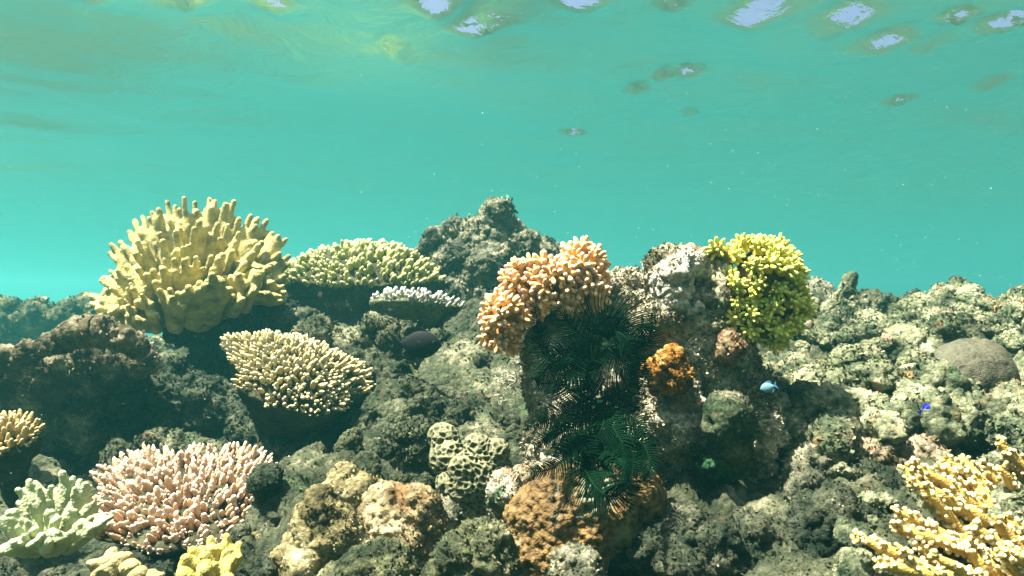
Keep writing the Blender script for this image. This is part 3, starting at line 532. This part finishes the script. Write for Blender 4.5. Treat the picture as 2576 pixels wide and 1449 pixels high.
# ------------------------------------------------------------------ cauliflower corals
def cauliflower(name, label, ells, mat, n_head, head_r, nub_r, nub_L, nubs, seed, core_mat, hd=.85, sep=1.12):
    rng = np.random.default_rng(seed); E = [(W(*c), np.array(rad)) for c, rad in ells]
    org = E[0][0]*1.; org[2] = min(c[2]-r[2] for c, r in E)
    root = thing(name, label, 'coral', org)
    V, F = blob([(c, c+np.array([0, .001, 0]), min(r)*.66, min(r)*.66) for c, r in E], .006, .006); V = V+vnormals(V, F)*(fbm(V*30, 3, seed)*.006)[:, None]
    part('core', mesh_from('core', V-org, F, core_mat), root)
    vs = []
    for q in range(5):                        # a branch head: a stout stalk ending in a burst of blunt nubs
        ps = [finger(head_r*1.25, head_r*.42, rng)]
        for b in range(nubs):
            th = math.acos(1-.80*(b+.4)/nubs); ph = b*2.39996+rng.uniform(-.3, .3); d = (math.sin(th)*math.cos(ph), math.sin(th)*math.sin(ph), math.cos(th))
            v, f, t = finger(nub_L*rng.uniform(.8, 1.15), nub_r*rng.uniform(.85, 1.15), rng, .15, 7, .84); R = np.array(rot_to(d, ph)); ps.append((v@R.T+np.array([d[0]*.16, d[1]*.16, .42+.2*d[2]])*head_r, f, .15+.85*t))
        vs.append(merge(ps))
    ms = [mesh_from('branch', v[0], v[1], mat, attr={'t': v[2]}) for v in vs]
    pts = []
    for _ in range(6000):
        if len(pts) >= n_head: break
        c, r = E[rng.choice(len(E), p=np.array([min(x[1])**1.5 for x in E])/sum(min(x[1])**1.5 for x in E))]; d = rng.normal(0, 1, 3); d /= np.linalg.norm(d)
        if d[1] > .4 or d[2] < -.75: continue
        p = c+d*r*hd
        if any((((p-c2)/(r2*hd*.97))**2).sum() < 1 for c2, r2 in E if c2 is not c): continue
        if any(((p-q[0])**2).sum() < (head_r*sep)**2 for q in pts): continue
        pts.append((p, d/r))
    pts.sort(key=lambda z: np.linalg.norm(z[0]))
    for k, (p, d) in enumerate(pts[:100]):
        d = d/np.linalg.norm(d)+rng.normal(0, .16, 3); d[2] += .2; s = rng.uniform(.85, 1.2); M = rot_to(d, rng.uniform(0, 6.3)).to_4x4() @ Matrix.Diagonal((s, s, s, 1))
        M.translation = Vector(p-org)-Vector(d).normalized()*head_r*.55; part('branch', ms[k % 5], root, M)
    return root
pe = lambda d, *r: tuple(x*K*d for x in r)
cauliflower('cauliflower_coral', 'peach pink cauliflower coral with pale tips on the left pillar top',
            [((1395, 725, 1.385), pe(1.33, 96, 80, 72)), ((1462, 680, 1.385), pe(1.33, 52, 54, 60)), ((1322, 705, 1.39), pe(1.33, 50, 50, 46)), ((1275, 795, 1.36), pe(1.33, 54, 54, 46)), ((1262, 845, 1.36), pe(1.33, 36, 40, 38)), ((1470, 735, 1.37), pe(1.33, 44, 46, 40))],
            coral_mat('peach_branches', (.62, .37, .14, 1), (.80, .60, .52, 1), .55, .95, .15, 330, .35), 100, .0185, .0047, .0225, 11, 601, coral_mat('peach_core', (.35, .17, .05, 1)), .85, 1.2)
cauliflower('cauliflower_coral', 'bright yellow-green cauliflower coral on the right side of the pillar',
            [((1908, 695, 1.37), pe(1.37, 98, 92, 92)), ((1945, 765, 1.37), pe(1.37, 74, 78, 88)), ((1915, 825, 1.38), pe(1.37, 58, 56, 60)), ((1840, 735, 1.34), pe(1.37, 42, 36, 42)), ((1818, 640, 1.36), pe(1.37, 26, 26, 28)), ((1880, 795, 1.35), pe(1.37, 50, 50, 50))],
            coral_mat('yellow_green_branches', (.44, .37, .03, 1), (.64, .74, .19, 1), .3, .8, .2, 330, .4), 100, .0225, .0034, .0215, 17, 602, coral_mat('yellow_core', (.14, .11, .02, 1)), .90, 1.26)
cauliflower('cauliflower_coral', 'tiny yellow coral tuft on the white top of the pillar', [((1690, 648, 1.36), pe(1.36, 20, 18, 16))],
            coral_mat('yellow_tuft', (.5, .4, .05, 1), (.72, .70, .25, 1), .3, .9), 9, .0105, .0036, .010, 9, 603, coral_mat('tuft_core', (.3, .22, .04, 1)))

# ------------------------------------------------------------------ leather corals made of fingered lobes
def leather(name, label, base, lobes, mat, seed, fr=.0104, h=.0040, kk=.009):
    rng = np.random.default_rng(seed); base = np.array(base); root = thing(name, label, 'coral', base)
    for (rp, tp, wide, n, tw) in lobes:
        rp, tp = np.array(rp), np.array(tp); ax = tp-rp; L = np.linalg.norm(ax); ax /= L
        side = np.cross(ax, [0, 1, 0]); side /= np.linalg.norm(side)+1e-9; oth = np.cross(ax, side); side = side*math.cos(tw)+oth*math.sin(tw); caps = []
        m = 2*n+1; ph = rng.uniform(0, 6.3); fo = rng.uniform(.5, 1.)*fr*1.1
        for q in range(m):                    # close-set ribs make one folded blade, every other rib runs out into a blunt finger
            s = (q-n)/n; ln = L*(1-.20*s*s)*(rng.uniform(.95, 1.06) if q % 2 == 0 else rng.uniform(.82, .92)); fold = oth*fo*math.sin(s*3.2+ph)
            tip = rp+ax*ln+side*s*wide*1.04+fold*1.2+rng.normal(0, .003, 3); mid = rp+ax*L*(.74-.14*s*s)+side*s*wide*.86+fold; r0 = rp+side*s*wide*.30
            f = fr*rng.uniform(.92, 1.08); caps += [(r0, mid, f*1.25, f), (mid, tip, f, f*.84)]
        V, F = blob(caps, h, kk*.5); n_ = vnormals(V, F); V = V+n_*(fbm(V*55, 3, seed)*.0012+fbm(V*18, 2, seed+1)*.003)[:, None]
        part('lobe', mesh_from('lobe', V-base, F, mat), root)
    return root
M_leather = coral_mat('yellow_leather', (.43, .375, .14, 1), None, var=.45, fine=230, bump=.6, rough=.85, dist=.004)
rng = np.random.default_rng(9); LB = []; D = 2.38
outline = [(232, 748, 26), (262, 690, 30), (285, 618, 34), (335, 556, 36), (382, 530, 34), (420, 512, 32), (470, 508, 34), (512, 512, 32), (546, 505, 28), (586, 520, 34), (630, 545, 34), (672, 552, 34), (706, 590, 32), (726, 640, 30), (728, 690, 26)]
for x, y, w in outline:                       # back row
    t = W(x, y, D+.10+rng.uniform(-.04, .08)); r = W(480+(x-480)*.30, 810+(y-800)*.12, D+.08); LB.append((r, t, w*K*D*1.2, 4, rng.uniform(-.35, .35)))
for x, y, w in [(250, 760, 30), (300, 680, 36), (350, 620, 38), (400, 590, 36), (450, 575, 38), (500, 560, 36), (548, 560, 36), (600, 590, 38), (650, 620, 36), (690, 665, 34), (715, 720, 26)]:
    t = W(x, y, D-.06+rng.uniform(-.05, .05)); r = W(480+(x-480)*.40, 815+(y-800)*.10-max(0, x-480)*.22, D+.02); LB.append((r, t, w*K*D*1.3, 4, rng.choice([-1, 1])*rng.uniform(.7, 1.4)))
for x, y, w in [(285, 770, 28), (330, 715, 34), (385, 680, 36), (440, 660, 34), (498, 650, 36), (545, 655, 34), (600, 690, 36), (648, 700, 36), (690, 745, 26)]:
    t = W(x, y, D-.17+rng.uniform(-.04, .04)); r = W(480+(x-480)*.60, 812+(y-800)*.10-max(0, x-480)*.25, D-.05); LB.append((r, t, w*K*D*1.5, 4, rng.choice([-1, 1])*rng.uniform(.95, 1.5)))
for x, y, w in [(320, 785, 24), (365, 755, 30), (430, 735, 30), (490, 720, 30), (545, 705, 30), (610, 705, 28), (345, 805, 18), (650, 690, 24)]:
    t = W(x, y, D-.25+rng.uniform(-.03, .03)); r = W(480+(x-480)*.80, 822-max(0, x-470)*.28, D-.10); LB.append((r, t, w*K*D, 3, rng.uniform(-1.2, 1.2)))
big = leather('leather_coral', 'big yellow leather coral fanning into many fingered lobes at upper left', W(480, 840, D), LB, M_leather, 9)
cp = pxcaps(D, [(480, 785, 52, 0), (400, 775, 42, 0), (560, 755, 46, 0), (335, 775, 30, 0), (640, 715, 36, 0), (440, 730, 60, .05), (540, 720, 60, .05), (620, 700, 46, .06), (370, 720, 46, .06)], 3)
V, F = blob(cp, .008, .02); V = V+vnormals(V, F)*(fbm(V*20, 3, 4)*.008)[:, None]
part('stem', mesh_from('stem', V-W(480, 840, D), F, M_leather), big)
def small_leather(label, d, base, tips, col, seed, fr, n=3, tip=None):
    L = []; r = np.random.default_rng(seed)
    for x, y, w, dz in tips: L.append((W(base[0]+(x-base[0])*.35, base[1]+(y-base[1])*.15, d+dz*.4), W(x, y, d+dz), w*K*d, n, r.uniform(-.9, .9)))
    return leather('leather_coral', label, W(*base, d), L, coral_mat('leather_small', col, None, var=.3, fine=220, bump=.5, rough=.75, dist=.003), seed, fr, .0022, .004)
small_leather('pale sea-green leather coral with upright fingers in the bottom left corner', 1.14, (130, 1390), [(70, 1215, 22, .03), (105, 1225, 20, .0), (170, 1190, 26, .05), (215, 1210, 24, .06), (20, 1290, 22, -.03), (60, 1310, 24, -.06), (130, 1280, 24, -.02), (185, 1275, 26, .0), (245, 1260, 20, .04), (230, 1320, 24, -.02), (160, 1340, 24, -.06), (265, 1300, 16, .02), (100, 1360, 20, -.08), (20, 1370, 24, -.08)], (.32, .36, .20, 1), 701, .0050, 4)
small_leather('lemon yellow stubby leather coral at the bottom edge', 1.03, (530, 1490), [(465, 1400, 14, -.02), (490, 1378, 18, .0), (530, 1362, 18, .02), (572, 1358, 18, .03), (598, 1375, 14, .02), (515, 1415, 20, -.03), (575, 1415, 24, -.02), (455, 1440, 14, -.03)], (.46, .39, .10, 1), 702, .0075, 2)
small_leather('low cream-edged leather coral between two others at the bottom edge', 1.05, (285, 1470), [(240, 1405, 16, .0), (275, 1395, 18, .02), (315, 1400, 18, .0), (340, 1420, 14, -.01), (260, 1430, 18, -.03), (370, 1440, 14, -.02), (400, 1450, 14, -.02)], (.32, .27, .12, 1), 703, .0062, 3)

# ------------------------------------------------------------------ branching staghorn at the lower right
def staghorn():
    base = W(2620, 1500, 1.0); rng = np.random.default_rng(800); root = thing('staghorn_coral', 'golden branching staghorn coral with knobbly pale tips in bottom right corner', 'coral', base)
    mat = coral_mat('golden_staghorn', (.40, .28, .075, 1), (.74, .62, .38, 1), .45, 1.0, .2, 300, .4)
    X = [((x+60, y+70, d), (x+25, y+40, d-.005), (x-40+rng.uniform(-30, 20), y-50+rng.uniform(-25, 35), d+rng.uniform(-.02, .03))) for x, y, d in [(2330, 1250, 1.05), (2400, 1330, 1.02), (2350, 1400, .98), (2450, 1400, .96), (2520, 1330, 1.0), (2470, 1250, 1.05), (2550, 1230, 1.07), (2420, 1200, 1.09), (2560, 1430, .95), (2300, 1440, .96), (2380, 1290, 1.03), (2500, 1430, .95), (2560, 1150, 1.12), (2470, 1190, 1.1)]]
    B = X+[((2640, 1420, 1.06), (2440, 1260, 1.05), (2292, 1155, 1.06)), ((2480, 1290, 1.06), (2390, 1215, 1.07), (2310, 1185, 1.08)), ((2700, 1400, 1.06), (2520, 1240, 1.08), (2372, 1150, 1.1)), ((2470, 1310, 1.04), (2370, 1250, 1.03), (2290, 1215, 1.03)),
         ((2640, 1500, 1.0), (2480, 1390, .99), (2255, 1290, 1.0)), ((2560, 1440, .99), (2420, 1370, .97), (2250, 1330, .99)), ((2600, 1560, .95), (2350, 1440, .95), (2152, 1352, .97)), ((2400, 1460, .95), (2300, 1440, .94), (2205, 1420, .95)),
         ((2760, 1430, 1.04), (2600, 1300, 1.06), (2470, 1160, 1.1)), ((2700, 1330, 1.1), (2600, 1230, 1.12), (2530, 1150, 1.14)), ((2700, 1520, .97), (2560, 1400, .95), (2440, 1320, .96)), ((2650, 1560, .93), (2520, 1480, .92), (2350, 1400, .93)), ((2700, 1460, 1.0), (2610, 1370, 1.0), (2530, 1300, 1.01)), ((2560, 1330, 1.08), (2500, 1250, 1.09), (2440, 1200, 1.1)), ((2700, 1480, .95), (2600, 1420, .93), (2510, 1380, .93))]
    for a, b, c in B:
        a, b, c = W(*a), W(*b), W(*c); t = np.linspace(0, 1, 22)[:, None]; P = (1-t)**2*a+2*t*(1-t)*b+t*t*c; P = P+np.stack([vnoise(P*20, s) for s in (1, 2, 3)], 1)*.004
        R = np.linspace(.0115, .0062, 22); R[-3:] *= [.9, .7, .2]; ps = [tube(P, R, 10)]; ps[0] = (ps[0][0], ps[0][1], ps[0][2]*0+.3)
        ln = np.linalg.norm(c-a); m = int(ln/.0019)
        for q in range(m):
            u = rng.uniform(.02, 1); i = min(20, int(u*21)); p = P[i]+(P[i+1]-P[i])*(u*21-i); T = P[min(21, i+1)]-P[max(0, i-1)]; T /= np.linalg.norm(T); w = rng.normal(0, 1, 3); w -= T*(w@T); w /= np.linalg.norm(w)
            d = w+T*.75; v, f, tt = finger(rng.uniform(.006, .0105), rng.uniform(.0026, .0036), rng, .1, 7, .95); v = v@np.array(rot_to(d)).T+p+w*R[i]*.6; ps.append((v, f, .35+.65*tt))
        v, f, tt = merge(ps); part('branch', mesh_from('branch', v-base, f, mat, attr={'t': tt}), root)
staghorn()

# ------------------------------------------------------------------ feather stars
M_feather = coral_mat('dark_green_feather', (.003, .015, .0065, 1), None, var=.3, bump=.0, rough=.6)
M_feather.node_tree.nodes['Principled BSDF'].inputs['Specular IOR Level'].default_value = .0
M_rib = coral_mat('dark_arm', (.006, .018, .009, 1), None, var=.3, bump=.1, rough=.6)
M_rib.node_tree.nodes['Principled BSDF'].inputs['Specular IOR Level'].default_value = .0
def feather_star(label, center, arms, seed):
    rng = np.random.default_rng(seed); c = W(center[0], center[1], center[2]-.03); root = thing('feather_star', label, 'feather star', c)
    V, F = blob([(c, c+np.array([.004, 0, .003]), .012, .010), (c+np.array([0, .012, 0]), c+np.array([0, .03, -.01]), .009, .007)], .0025, .004); part('disc', mesh_from('disc', V-c, F, M_rib), root)
    for pts, PLen in arms:
        Q = np.array([W(x, y, d-.03) for x, y, d in pts])
        L = np.concatenate([[0], np.cumsum(np.linalg.norm(np.diff(Q, axis=0), axis=1))]); m = max(8, int(L[-1]/.0033)); s = np.linspace(0, L[-1], m)
        P = np.stack([np.interp(s, L, Q[:, k]) for k in range(3)], 1)
        for _ in range(int(m*.25)+4): P[1:-1] = (P[:-2]+2*P[1:-1]+P[2:])/4
        T = np.gradient(P, axis=0); T /= np.linalg.norm(T, axis=1, keepdims=True); view = np.array([rng.normal(0, .2), -1, rng.normal(0, .2)])
        arm = part('arm', mesh_from('arm', *(lambda z: (z[0]-c, z[1]))(tube(P, np.linspace(.0021, .0008, m), 6)), M_rib), root); ps = []
        for i in range(2, m):
            e = math.sin(math.pi*min(1, .22+.86*(i/m)))**.6 if i < m-1 else .5; S = np.cross(T[i], view); S /= np.linalg.norm(S)
            for sg in (-1, 1):
                ln = PLen*K*1.34*max(.35, e)*rng.uniform(.92, 1.06); d = S*sg+T[i]*(.35+.05*rng.normal())+view*rng.normal(.10, .08); d /= np.linalg.norm(d); u = np.linspace(0, 1, 5)[:, None]
                cv = P[i]+d*ln*u+T[i]*ln*.34*u**2+np.array([0, 0, -.03])*ln*u**2; ps.append(tube(cv, np.array([.0014, .0013, .0011, .0008, .0003]), 3))
        v, f, _ = merge(ps); part('pinnule', mesh_from('pinnule', v-c, f, M_feather), arm, kind='stuff')
    return root
rng = np.random.default_rng(55)
def wild(cx, cy, d, n, a0, a1, l0, l1):
    out = []
    for k in range(n):
        a = math.radians(a0+(a1-a0)*(k+.5)/n+rng.uniform(-8, 8)); l = rng.uniform(l0, l1); cu = rng.uniform(-1.5, 1.5); p = [(cx, cy, d)]; x, y, dd = cx, cy, d
        for j in range(5): x += math.cos(a)*l/5; y -= math.sin(a)*l/5; a += cu/5*1.3; dd += rng.uniform(-.022, .010); p.append((x, y, dd))
        out.append((p, rng.uniform(44, 66)))
    return out
feather_star('dark green feather star arching over the left pillar under the peach coral', (1520, 880, 1.26),
    [([(1486, 846, 1.24), (1500, 815, 1.22), (1523, 797, 1.21), (1568, 800, 1.21), (1603, 830, 1.22), (1622, 868, 1.23)], 78), ([(1500, 860, 1.25), (1420, 880, 1.22), (1372, 905, 1.21), (1354, 850, 1.20), (1350, 800, 1.20), (1345, 770, 1.20)], 42),
     ([(1520, 880, 1.25), (1476, 890, 1.22), (1430, 896, 1.20), (1385, 915, 1.19), (1350, 955, 1.19)], 44), ([(1540, 870, 1.25), (1580, 860, 1.23), (1620, 880, 1.22), (1640, 840, 1.22), (1640, 790, 1.22)], 40)]
    +[([(1520, 872, 1.24), (1472, 852, 1.22), (1432, 815, 1.21), (1402, 775, 1.21)], 46), ([(1530, 875, 1.24), (1562, 905, 1.21), (1600, 935, 1.2), (1606, 985, 1.19)], 46), ([(1530, 860, 1.24), (1545, 830, 1.2), (1580, 850, 1.18), (1590, 890, 1.18)], 52), ([(1500, 880, 1.23), (1450, 930, 1.19), (1420, 940, 1.18), (1400, 985, 1.18)], 44)], 901)
feather_star('dark green feather star spread over the middle of the left pillar', (1500, 1020, 1.25), [([(1500, 1010, 1.22), (1450, 990, 1.2), (1400, 962, 1.19), (1352, 966, 1.19)], 48), ([(1500, 1012, 1.22), (1440, 1032, 1.19), (1390, 1050, 1.18), (1345, 1072, 1.18)], 46), ([(1500, 1005, 1.22), (1472, 950, 1.19), (1482, 908, 1.18), (1530, 885, 1.18)], 56),
     ([(1505, 1005, 1.22), (1560, 985, 1.19), (1600, 945, 1.18), (1612, 895, 1.18)], 50), ([(1505, 1015, 1.22), (1560, 1032, 1.19), (1610, 1060, 1.17), (1626, 1110, 1.16)], 50), ([(1500, 1015, 1.22), (1522, 1062, 1.18), (1500, 1110, 1.16), (1450, 1135, 1.15), (1402, 1130, 1.15)], 50), ([(1495, 1015, 1.22), (1460, 1060, 1.18), (1420, 1086, 1.17), (1372, 1102, 1.17)], 44), ([(1505, 1015, 1.22), (1545, 1080, 1.17), (1570, 1120, 1.15), (1560, 1160, 1.14)], 52)], 902)
feather_star('dark green feather star hanging its arms over the ochre polyp mound', (1540, 1120, 1.2),
    [([(1530, 1120, 1.19), (1480, 1110, 1.16), (1420, 1150, 1.13), (1391, 1181, 1.11), (1345, 1188, 1.10)], 46), ([(1500, 1130, 1.18), (1467, 1175, 1.12), (1495, 1223, 1.08), (1523, 1251, 1.06), (1555, 1250, 1.06), (1579, 1228, 1.07), (1593, 1188, 1.09), (1593, 1139, 1.11)], 58),
     ([(1540, 1110, 1.19), (1600, 1100, 1.16), (1630, 1130, 1.14), (1635, 1180, 1.12), (1620, 1210, 1.11)], 40), ([(1520, 1110, 1.19), (1450, 1080, 1.17), (1390, 1090, 1.15), (1345, 1120, 1.14)], 44)]
    +wild(1530, 1110, 1.18, 3, 180, 320, 80, 120), 903)

# small pale hydroid left of the pillar
def hydroid():
    base = W(1300, 960, 1.55); rng = np.random.default_rng(66); ps = []
    def grow(p, d, l, r, lev):
        q = p+d*l; ps.append(tube([p, (p+q)/2+rng.normal(0, .1, 3)*l, q], [r, r*.85, r*.6], 5))
        if lev:
            for _ in range(3): e = d+rng.normal(0, .75, 3)*np.array([1, .5, 1]); grow(p+(q-p)*rng.uniform(.4, 1), e/np.linalg.norm(e), l*.66, r*.68, lev-1)
    for a in (100, 140, 175, 215): grow(base, np.array([math.cos(math.radians(a)), -.2, math.sin(math.radians(a))]), .028, .0018, 4)
    v, f, _ = merge(ps); solo('hydroid', v, f, coral_mat('pale_hydroid', (.50, .50, .36, 1), None), 'pale twiggy hydroid bush at the left edge of the pillar', 'hydroid')
hydroid()

# ------------------------------------------------------------------ fish
def fish(label, pos, length, height, thick, yaw, pitch, cols, fork=.5, cat='fish', eye=True):
    root = thing('fish', label, cat, pos); root.rotation_euler = (0, pitch, yaw); L, H, Tk = length, height, thick
    s = np.array([0, .03, .10, .22, .36, .5, .64, .78, .88, .94, 1.0]); hh = np.array([.02, .20, .48, .80, .97, 1, .90, .62, .30, .19, .17])*H/2; ww = np.array([.02, .25, .6, .92, 1, .95, .8, .5, .22, .12, .06])*Tk/2
    sd = 20; a = np.arange(sd)/sd*2*np.pi; V = np.concatenate([np.stack([np.full(sd, L*(.5-s[i]*.82)), np.cos(a)*ww[i], np.sin(a)*hh[i]], 1) for i in range(len(s))]); i = np.arange(sd); j = (i+1) % sd
    F = np.concatenate([np.stack([r*sd+i, r*sd+j, (r+1)*sd+j, (r+1)*sd+i], 1) for r in range(len(s)-1)])
    part('body', mesh_from('body', V, F, cols[0]), root)
    def fin(name, pts, m, y=0, th=.0016):
        n = len(pts); v = np.array([(x, y+q*th*L/.1, z) for q in (-1, 1) for x, z in pts]); bm = bpy.data.meshes.new(name)
        bm.from_pydata(v.tolist(), [], [tuple(range(n))[::-1], tuple(range(n, 2*n))]+[(k, (k+1) % n, n+(k+1) % n, n+k) for k in range(n)]); bm.materials.append(m); bm.update(); return part(name, bm, root)
    x0 = -.30*L
    fin('tail_fin', [(x0, .08*H), (x0-.20*L, .42*H), (x0-.12*L, .05*H+.06*H*(1-fork)), (x0-.12*L, -.05*H), (x0-.20*L, -.42*H), (x0, -.08*H)], cols[1])
    fin('dorsal_fin', [(.28*L, .36*H), (.22*L, .50*H), (.05*L, .63*H), (-.16*L, .60*H), (-.24*L, .34*H), (-.2*L, .26*H), (.05*L, .42*H)], cols[1])
    fin('anal_fin', [(.04*L, -.42*H), (-.02*L, -.58*H), (-.16*L, -.58*H), (-.24*L, -.32*H), (-.2*L, -.24*H)], cols[1])
    fin('pectoral_fin', [(.17*L, -.02*H), (.06*L, .06*H), (.02*L, -.06*H), (.08*L, -.14*H)], cols[1], -Tk*.5)
    if eye:
        v, f = blob([((.36*L, -Tk*.36, .10*H), (.36*L, -Tk*.37, .10*H), .05*H, .05*H)], .016*H, .004*H); part('eye', mesh_from('eye', v, f, cols[2]), root)
    return root
def fm(n, c, r=.45): return coral_mat(n, c+(1,), None, var=.15, fine=400, bump=.15, rough=r, dist=.001)
M_eye = fm('fish_eye', (.01, .01, .012), .15); M_blk = fm('black_fish', (.002, .003, .004), .8); M_blu = fm('blue_fish', (.02, .03, .55)); M_pal = fm('pale_fish', (.11, .24, .30)); M_pur = fm('violet_fish', (.10, .06, .42)); M_dbl = fm('pale_fish_fin', (.05, .16, .28))
fish('dark blackish fish swimming below the small vase coral', W(1045, 866, 1.78), .128, .068, .030, 0.0, .02, (M_blk, M_blk, M_eye))
fish('tiny pale blue fish in front of the pillar right side', W(1934, 974, 1.24), .030, .017, .008, 2.6, .35, (M_pal, M_dbl, M_eye))
fish('small deep blue fish below the brown dome coral', W(2330, 1029, 1.34), .036, .0145, .009, .3, -.25, (M_blu, M_blu, M_eye))
fish('tiny violet fish hiding in the reef slope right of the pillar', W(2076, 968, 1.6), .028, .009, .006, .2, 0, (M_pur, M_pur, M_eye))

# ------------------------------------------------------------------ drifting specks in the water
rng = np.random.default_rng(999); ps = []
oc = np.array([[1, 0, 0], [-1, 0, 0], [0, 1, 0], [0, -1, 0], [0, 0, 1], [0, 0, -1]], float); of = np.array([[0, 2, 4], [2, 1, 4], [1, 3, 4], [3, 0, 4], [2, 0, 5], [1, 2, 5], [3, 1, 5], [0, 3, 5]])
for k in range(1500):
    d = .45+2.4*rng.random()**.8; p = W(rng.uniform(-40, 2620), rng.uniform(-20, 1470), d)
    if p[2] > SURF-.06: continue
    r = d*.00046*rng.uniform(.5, 1.25)*(1.7 if rng.random() < .05 else 1); ps.append((oc*rng.uniform(.6, 1.4, 3)*r+p, of, np.zeros(6)))
v, f, _ = merge(ps); o = part('drifting_speck', mesh_from('drifting_speck', v, f, coral_mat('speck', (.5, .52, .46, 1), None, bump=0.))); o['kind'] = 'stuff'; o['label'] = 'pale specks of plankton drifting in the water'
